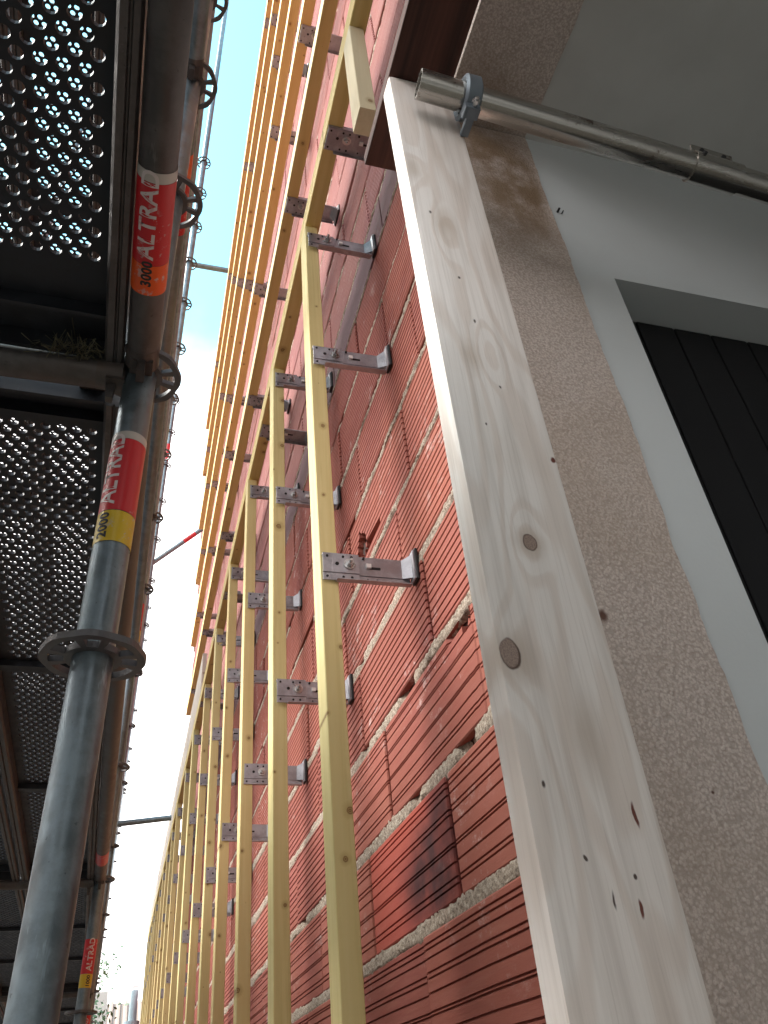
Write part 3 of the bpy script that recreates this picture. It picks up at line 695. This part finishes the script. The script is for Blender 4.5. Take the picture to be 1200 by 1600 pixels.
WH = MB().box(-0.03, 0.03, -0.012, 0.012, 0, 0)
def wedge_head_mesh():
    m = MB(); m.tube((0, 0, 0.052), (0, 0, 0.13), 0.052, 20, r2=RT + 0.001)
    m.box(-0.034, 0.034, -0.05, -0.012, 0.045, 0.10).box(-0.034, 0.034, 0.012, 0.05, 0.045, 0.10)
    return m.mesh('wedge_head', M_TUBD, smooth=True)
HEAD = wedge_head_mesh()
WEDGE = MB().add([(-0.012,-0.11,0.075),(0.012,-0.11,0.075),(0.012,-0.11,0.095),(-0.012,-0.11,0.095),(-0.012,0.10,0.06),(0.012,0.10,0.06),(0.012,0.10,0.11),(-0.012,0.10,0.11)],
    [(0,1,2,3),(7,6,5,4),(0,4,5,1),(1,5,6,2),(2,6,7,3),(3,7,4,0)]).mesh('wedge', M_TUBD)
def member(name, a, b, label, cat, group, mat=None, heads=True):
    rot, L = frame(a, b); t = root(name, W(*a), label, cat, group, rot)
    ob('tube', tube_me(L - (0.13 if heads else 0), mat or M_TUBE), t, loc=(0, 0, 0.065 * S if heads else 0))
    if heads:
        h = ob('wedge_head', HEAD, t); ob('wedge', WEDGE, h)
        h = ob('wedge_head', HEAD, t, loc=(0, 0, L * S), rot=(math.pi, 0, 0)); ob('wedge', WEDGE, h)
    return t, L
LG = 'scaffold ledgers'
LEV = {1: 'first deck', 3: 'lower guardrail', 5: 'second deck', 7: 'upper guardrail', 2: 'knee rail', 9: 'third lift'}
def bayname(k): return {-1: 'bay over the viewer', 0: 'second bay', 1: 'third bay', 2: 'fourth bay', 3: 'fifth bay'}[k]
led = {}
for k in (-1, 0, 1, 2, 3):
    for n in (1, 3, 5):
        for row in (0, 1):
            if k == -1 and n == 5 and row == 0: pass
            if row == 1 and k == 3: continue
            a, b = P(k, n, row=row), P(k + 1, n, row=row)
            led[(k, n, row)] = member('scaffold_ledger', a, b, 'horizontal scaffold tube at %s level, %s, %s row' % (LEV[n], bayname(k), 'inner' if row == 0 else 'outer'), 'scaffold ledger', LG, M_TUBD if n == 1 else M_TUBE)
# near ledger label: seen from below
def ledger_label(key, y0, y1, y2, txt, num, mred, mnum, da, size=0.066, paper=None, flip=True):
    t, L = led[key]; Ang = face_ang(t, None)
    ya = sy(key[0])
    bd_ = band(t, y0 - ya, y1 - ya, mred); text_on_tube(txt, size, (y1 - ya) - 0.02 if flip else y0 - ya + .02, Ang + da, M_WHT, bd_, RT, flip=flip)
    bd2 = band(t, y1 - ya + 0.001, y2 - ya, mnum); text_on_tube(num, size * 0.6, (y2 - ya) - 0.03, Ang + da, M_BLK, bd2, RT, flip=flip)
    if paper: band(t, y0 - ya - paper, y0 - ya - 0.001, M_PAPER, name='torn_label_edge')
ledger_label((-1, 1, 0), 1.17, 1.415, 1.515, 'ALTRAD', '3000', M_RED, M_ORA, -0.1, paper=0.03)
ledger_label((-1, 3, 0), 0.9, 1.2, 1.42, 'ALTRAD', '3000', M_RED, M_ORA, 0.2)
ledger_label((0, 3, 0), 2.33, 2.65, 2.66, 'ALTRAD', '', M_RED, M_RED, 0.2); band(led[(0, 3, 0)][0], 2.2 - sy(0), 2.329 - sy(0), M_ORA)
band(led[(0, 1, 0)][0], 7.0 - sy(0), 7.3 - sy(0), M_RED)
# transoms across the scaffold
for k in (0, 1, 2, 3):
    for n in (1, 5):
        a, b = P(k, n, (0, 0, -0.02)), P(k, n, (0, 0, -0.02), row=1)
        member('scaffold_transom', a, b, 'cross tube carrying the planks at the %s level, on the %s pair of uprights' % ('first deck' if n == 1 else 'second deck', SN[k]), 'scaffold transom', 'scaffold transoms', M_TUBD)
# ties to the house
member('scaffold_tie', Vector((-0.02, 8.85, 12.18)), Vector((1.3, 8.85, 12.18)), 'grey tube bridging from the scaffold to the top of the gable', 'tie tube', 'tie tubes to the house', heads=False)
member('scaffold_tie', Vector((-0.45, 15.0, 4.42)), Vector((0.95, 15.0, 4.58)), 'grey tube bridging from the scaffold to the wall head far down the lane', 'tie tube', 'tie tubes to the house', heads=False)
t, L = member('diagonal_brace', Vector((-0.30, 14.06, 9.17)), Vector((1.3, 13.6, 10.5)), 'slanting tube with a red label between scaffold and gable end', 'brace tube', None, heads=False, mat=M_TUBE)
band(t, L * 0.44, L * 0.58, M_RED)

# planks: perforated steel
PW, RIM = 0.596, 0.066
def plank_mesh(L):
    m = MB(); px, py, r, th = 0.0258, 0.0800, 0.0170, 0.012
    x0, x1 = RIM, PW - RIM; nx = 15
    offx = PW - 0.112 - (nx - 1) * px
    hx = [(0, .35), (0, .35)]
    yv = (px * px + (py / 2) ** 2) / 2 / (py / 2); ys_ = ((px * px + (py / 2) ** 2) / 2 - px * px / 1.0 * 1.0 + 0) ; 
    # voronoi cell of the staggered grid: neighbours (+-px,+-py/2), (+-2px,0)
    k = (px * px + py * py / 4) / 2
    vtop = k / (py / 2); vside = (k - px * px) / (py / 2)
    hexa = [(0, vtop), (-px, vside), (-px, -vside), (0, -vtop), (px, -vside), (px, vside)]
    n = 12; ringo = []
    for i in range(6):
        p, q = hexa[i], hexa[(i + 1) % 6]; ringo += [p, ((p[0] + q[0]) / 2, (p[1] + q[1]) / 2)]
    angs = [math.atan2(p[1], p[0]) for p in ringo]
    inner = [(r * math.cos(t), r * math.sin(t)) for t in angs]
    vs = []; fs = []
    y_start, y_end = 0.24, L - 0.24; ny = int((y_end - y_start) / (py / 2))
    holes_ = set()
    bars = [0.24 + (L - 0.48) * t for t in (0.335, 0.665)]
    for j in range(-2, ny + 2):
        for i in range(-2, nx + 2):
            if (i + j) % 2: continue
            cx, cy = offx + i * px, y_start + j * py / 2
            if any(abs(cy - b_) < 0.05 for b_ in bars) or not (0 <= i < nx and 0 <= j < ny): hole = False
            else: hole = True
            s_ = len(vs)
            if hole:
                vs += [(cx + p[0], cy + p[1], 0) for p in ringo] + [(cx + p[0], cy + p[1], 0) for p in inner] + [(cx + p[0] * .93, cy + p[1] * .93, th) for p in inner]
                for a in range(n):
                    b2 = (a + 1) % n
                    fs += [(s_ + a, s_ + n + a, s_ + n + b2, s_ + b2), (s_ + n + a, s_ + 2*n + a, s_ + 2*n + b2, s_ + n + b2)]
            else:
                vs += [(cx + p[0], cy + p[1], 0) for p in hexa]; fs.append(tuple(reversed(range(s_, s_ + 6))))
    m.add(vs, fs)
    xa, xb = offx - 1.5 * px, offx + (nx + .5) * px; ya, yb = y_start - py * 0.8, y_start + (ny - .2) * py / 2 + py * 0.3
    for (a0, a1, b0, b1) in ((x0 - .005, xa + 0.001, 0.02, L - 0.02), (xb, x1 + .005, 0.02, L - 0.02), (xa, xb, 0.02, ya + 0.018), (xa, xb, yb - 0.018, L - 0.02)):
        m.box(a0, a1, b0, b1, 0.0005, 0.004)
    # scalloped gaps along the long edges, filled by a strip just over the sheet
    m.box(xa - 0.001, xa + px * 0.62, ya, yb, 0.0006, 0.003) if False else None
    return m.mesh('perforated_sheet', M_DECK), bars
PL = 5.83
SHEET, BARS = plank_mesh(PL)
def rim_mesh(mirror):
    s = -1 if mirror else 1
    prof = [(0.0, 0.0), (0.0, -0.085), (0.008, -0.098), (0.026, -0.098), (0.03, -0.088), (0.034, -0.088), (0.038, -0.098), (0.052, -0.098), (0.06, -0.088), (0.062, -0.01), (0.056, 0.012), (0.0, 0.012)]
    m = MB(); n = len(prof); vs = [((RIM - p[0]) if not mirror else p[0] - 0.0, y, p[1]) for y in (0, PL) for p in prof]
    m.add(vs, [(i, (i+1) % n, n + (i+1) % n, n + i) for i in range(n)] + [tuple(reversed(range(n))), tuple(range(n, 2*n))])
    return m.mesh('side_rail', M_TUBD, smooth=False)
RA, RB = rim_mesh(False), rim_mesh(True)
ENDC = MB().box(RIM - .004, PW - RIM + .004, 0, 0.012, -0.085, 0.01).box(RIM - .004, PW - RIM + .004, 0.012, 0.11, -0.012, -0.003).box(RIM - .004, PW - RIM + .004, 0.13, 0.142, -0.05, 0.0).mesh('end_cap', M_DECK)
HOOK = MB().box(0, 0.08, -0.085, 0.0, -0.035, 0.005).box(0, 0.08, -0.1, -0.0851, -0.07, 0.005).mesh('hook', M_TUBD, bevel=0.003)
BAR = MB().box(RIM, PW - RIM, -0.03, 0.03, -0.035, -0.001).mesh('stiffener', M_DECK)
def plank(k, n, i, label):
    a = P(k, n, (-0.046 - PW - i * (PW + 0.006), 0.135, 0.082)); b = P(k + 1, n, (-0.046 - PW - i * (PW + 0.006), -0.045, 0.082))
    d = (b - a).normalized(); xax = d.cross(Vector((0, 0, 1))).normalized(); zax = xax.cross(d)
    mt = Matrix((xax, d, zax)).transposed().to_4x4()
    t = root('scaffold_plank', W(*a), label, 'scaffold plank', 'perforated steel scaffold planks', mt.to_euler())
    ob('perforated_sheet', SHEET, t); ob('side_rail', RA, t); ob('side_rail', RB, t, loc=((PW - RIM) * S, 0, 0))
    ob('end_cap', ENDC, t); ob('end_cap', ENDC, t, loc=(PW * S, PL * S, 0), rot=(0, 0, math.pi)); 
    for hx_ in (0.07, PW - 0.15):
        ob('hook', HOOK, t, loc=(hx_ * S, 0, 0)); ob('hook', HOOK, t, loc=((hx_ + 0.08) * S, PL * S, 0), rot=(0, 0, math.pi))
    for b_ in BARS: ob('stiffener', BAR, t, loc=(0, b_ * S, 0))
PN = ['next to the inner uprights', 'in the middle', 'along the outer edge']
for k in (-1, 0, 1, 2, 3):
    for n in (1, 5):
        for i in range(3):
            plank(k, n, i, 'perforated steel plank %s, %s of the %s' % (PN[i], 'first deck' if n == 1 else 'second deck', bayname(k)))
# vertical steel plate at the end of the near deck and the straw caught on the transom
z1 = sz(0, 1)
o = ob('gap_sheet', MB().box(-0.58, 0.0, 0, 0.006, 0, 0.12).mesh('gap_sheet', flat('grey_sheet', (0.62, 0.70, 0.78), 0.6)), loc=W(sx(0, z1) - 0.06, 1.945, z1 + 0.05)); tag(o, 'pale grey sheet closing the gap between two scaffold decks, over the cross tube', 'sheet')
m = MB(); r = random.Random(4)
for i in range(150):
    c = Vector((r.gauss(-0.33, 0.055), 1.795 + r.uniform(-0.025, 0.025), z1 - 0.02 + abs(r.gauss(0.01, 0.022))))
    d = Vector((r.uniform(-1, 1), r.uniform(-1, 1), r.uniform(-.5, .6))).normalized() * r.uniform(0.012, 0.045)
    s_ = d.orthogonal().normalized() * 0.0012
    m.add([c - d + s_, c - d - s_, c + d - s_, c + d + s_ + Vector((0, 0, 0.004))], [(0, 1, 2, 3)])
o = ob('straw_tuft', m.mesh('straw_tuft', flat('dry_straw', (0.10, 0.095, 0.06), 0.9)), loc=(0, 0, EYE)); tag(o, 'tuft of dry straw caught on the cross tube beside the nearest upright', 'straw')

# ------------------------------------------------------------------ far things
M_STUC = flat('far_stucco', (0.45, 0.43, 0.40), 0.9); M_TILE = flat('clay_roof_tile', (0.27, 0.20, 0.17), 0.8); M_WIN = flat('far_glass', (0.05, 0.06, 0.07), 0.2)
M_MAST = flat('mast_metal', (0.30, 0.38, 0.42), 0.5, 0.3); M_MASTT = flat('mast_top_white', (0.8, 0.8, 0.8), 0.5)
def house(name, x0, x1, y0, y1, zt, zr, label, gable=True):
    t = root(name, W((x0 + x1) / 2, y0, -3.2), label, 'house')
    cx = (x0 + x1) / 2; hw = (x1 - x0) / 2; H = zt + 3.2; D_ = y1 - y0; RH = zr + 3.2
    ob('wall', MB().box(-hw, hw, 0, D_, 0, H).mesh('house_wall', M_STUC), t)
    if gable:
        # ridge along x, slope facing the viewer, tiles as ribs
        m = MB(); m.add([(-hw-.4, -0.6, H-.15), (hw+.4, -0.6, H-.15), (hw+.4, D_/2, RH), (-hw-.4, D_/2, RH), (hw+.4, D_+.6, H-.15), (-hw-.4, D_+.6, H-.15)], [(0,1,2,3), (3,2,4,5), (0,3,5), (1,4,2), (0,5,4,1)])
        rf = ob('roof', m.mesh('roof', M_TILE), t)
        mm = MB(); x = -hw - 0.35
        while x < hw + 0.4:
            mm.tube((x, -0.66, H - .1), (x, D_/2, RH + .04), 0.11, 6); x += 0.36
        ob('tile_rib', mm.mesh('tile_rib', M_TILE), rf, kind='stuff')
    for i in range(3):
        x = -hw * 0.6 + i * hw * 0.6
        w_ = ob('window', MB().box(x-.6, x+.6, -.06, .02, H*0.5, H*0.5+2.2).mesh('window', M_STUC), t); ob('pane', MB().box(x-.5, x+.5, -.08, -.061, H*0.5+.1, H*0.5+2.1).mesh('pane', M_WIN), w_)
    return t
house('tiled_house', -3.5, 6.0, 46, 58, 3.9, 6.0, 'low house with a clay tiled roof beyond the end of the brick wall')
house('grey_house', -6.5, -0.42, 43, 45.5, 5.45, 6.1, 'grey rendered block standing left of the tiled roof, past the scaffold', gable=False)
ml = root('mast', W(0.62, 38, -3.2), 'blue grey mast standing beyond the end of the brick wall', 'mast')
ob('pole', MB().tube((0, 0, 0), (0.02, 0, 8.0), 0.19, 16, r2=0.15).mesh('pole', M_MAST, smooth=True), ml)
ob('pole_cap', MB().tube((0.02, 0, 8.0), (0.02, 0, 8.12), 0.12, 12).tube((0.02, 0, 8.12), (0.02, 0, 8.2), 0.15, 12).mesh('pole_cap', M_MASTT), ml)
ob('pole_collar', MB().tube((0.0, 0, 6.7), (0.0, 0, 6.95), 0.3, 16).mesh('pole_collar', M_MAST), ml)
blk = root('sky_blocker_house', W(-11, 10, -3.2), 'long plain unseen house added left of the scaffold to block low sky light', 'house')  # added out of view, keeps low sky light off the wall from the left
ob('wall', MB().box(-6, 0, -34, 34, 0, 9).mesh('neighbour_wall', M_STUC), blk); ob('roof', MB().add([(-6.5,-34.5,9.01),(0.5,-34.5,9.01),(-3,-34.5,11.5),(-6.5,34.5,9.01),(0.5,34.5,9.01),(-3,34.5,11.5)], [(0,2,1),(3,4,5),(0,1,4,3),(1,2,5,4),(2,0,3,5)]).mesh('neighbour_roof', M_TILE), blk)
blk = root('sky_blocker_house', W(-2, -16, -3.2), 'plain unseen house added behind the viewer to block low sky light', 'house')  # second unseen house, added to cut low sky light from behind the camera
ob('wall', MB().box(-8, 22, -8, 0, 0, 8).mesh('sky_blocker_wall_b', M_STUC), blk); ob('roof', MB().add([(-8.5,-8.5,8.01),(-8.5,.5,8.01),(-8.5,-4,10.5),(22.5,-8.5,8.01),(22.5,.5,8.01),(22.5,-4,10.5)], [(0,1,2),(3,5,4),(0,3,4,1),(1,4,5,2),(2,5,3,0)]).mesh('sky_blocker_roof_b', M_TILE), blk)
# tree behind the scaffold
nb = NB('leaf_green'); rr_ = nb.noise(nb.vec('World'), 3, 2)
M_LEAF = nb.fin(nb.mix(rr_, (0.03, 0.075, 0.03), (0.06, 0.12, 0.04)), 0.55); M_BARK = flat('bark', (0.1, 0.075, 0.055), 0.9)
def tree(x, y, h, rad, cz, seed, label, nleaf=2600, cr=None):
    r = random.Random(seed); t = root('broadleaf_tree', W(x, y, -3.2), label, 'tree')
    m = MB().tube((0,0,0), (0.2,0,h*0.55), 0.35, 10, r2=0.16); limbs = []
    for i in range(11):
        a = r.uniform(0, 6.28); z = h * r.uniform(0.35, 0.6); e = Vector((math.cos(a)*rad*r.uniform(.5,.9), math.sin(a)*rad*r.uniform(.5,.9), z + r.uniform(.5, h*.35)))
        m.tube((0.15, 0, z), e, 0.1, 6, r2=0.03); limbs.append(e)
    ob('trunk', m.mesh('trunk', M_BARK), t)
    m = MB()
    cl_ = [l + Vector((r.gauss(0, .5), r.gauss(0, .5), r.gauss(0, .5))) for l in limbs for _ in range(4)]
    for i in range(nleaf):
        c = r.choice(cl_) + Vector((r.gauss(0, .42), r.gauss(0, .42), r.gauss(0, .36)))
        d = Vector((r.uniform(-1,1), r.uniform(-1,1), r.uniform(-1,.4))).normalized(); u = d.orthogonal().normalized()
        l, w_ = r.uniform(.13, .26), r.uniform(.04, .07)
        m.add([c, c + d*l*.5 + u*w_, c + d*l, c + d*l*.5 - u*w_], [(0,1,2,3)])
    ob('crown', m.mesh('crown', M_LEAF), t)
tree(-2.3, 34, 8.3, 1.6, 6, 2, 'leafy green tree behind the scaffold, left of the mast', 3200)

try:
    sc.cycles.max_bounces = 8; sc.cycles.diffuse_bounces = 4
except Exception: pass
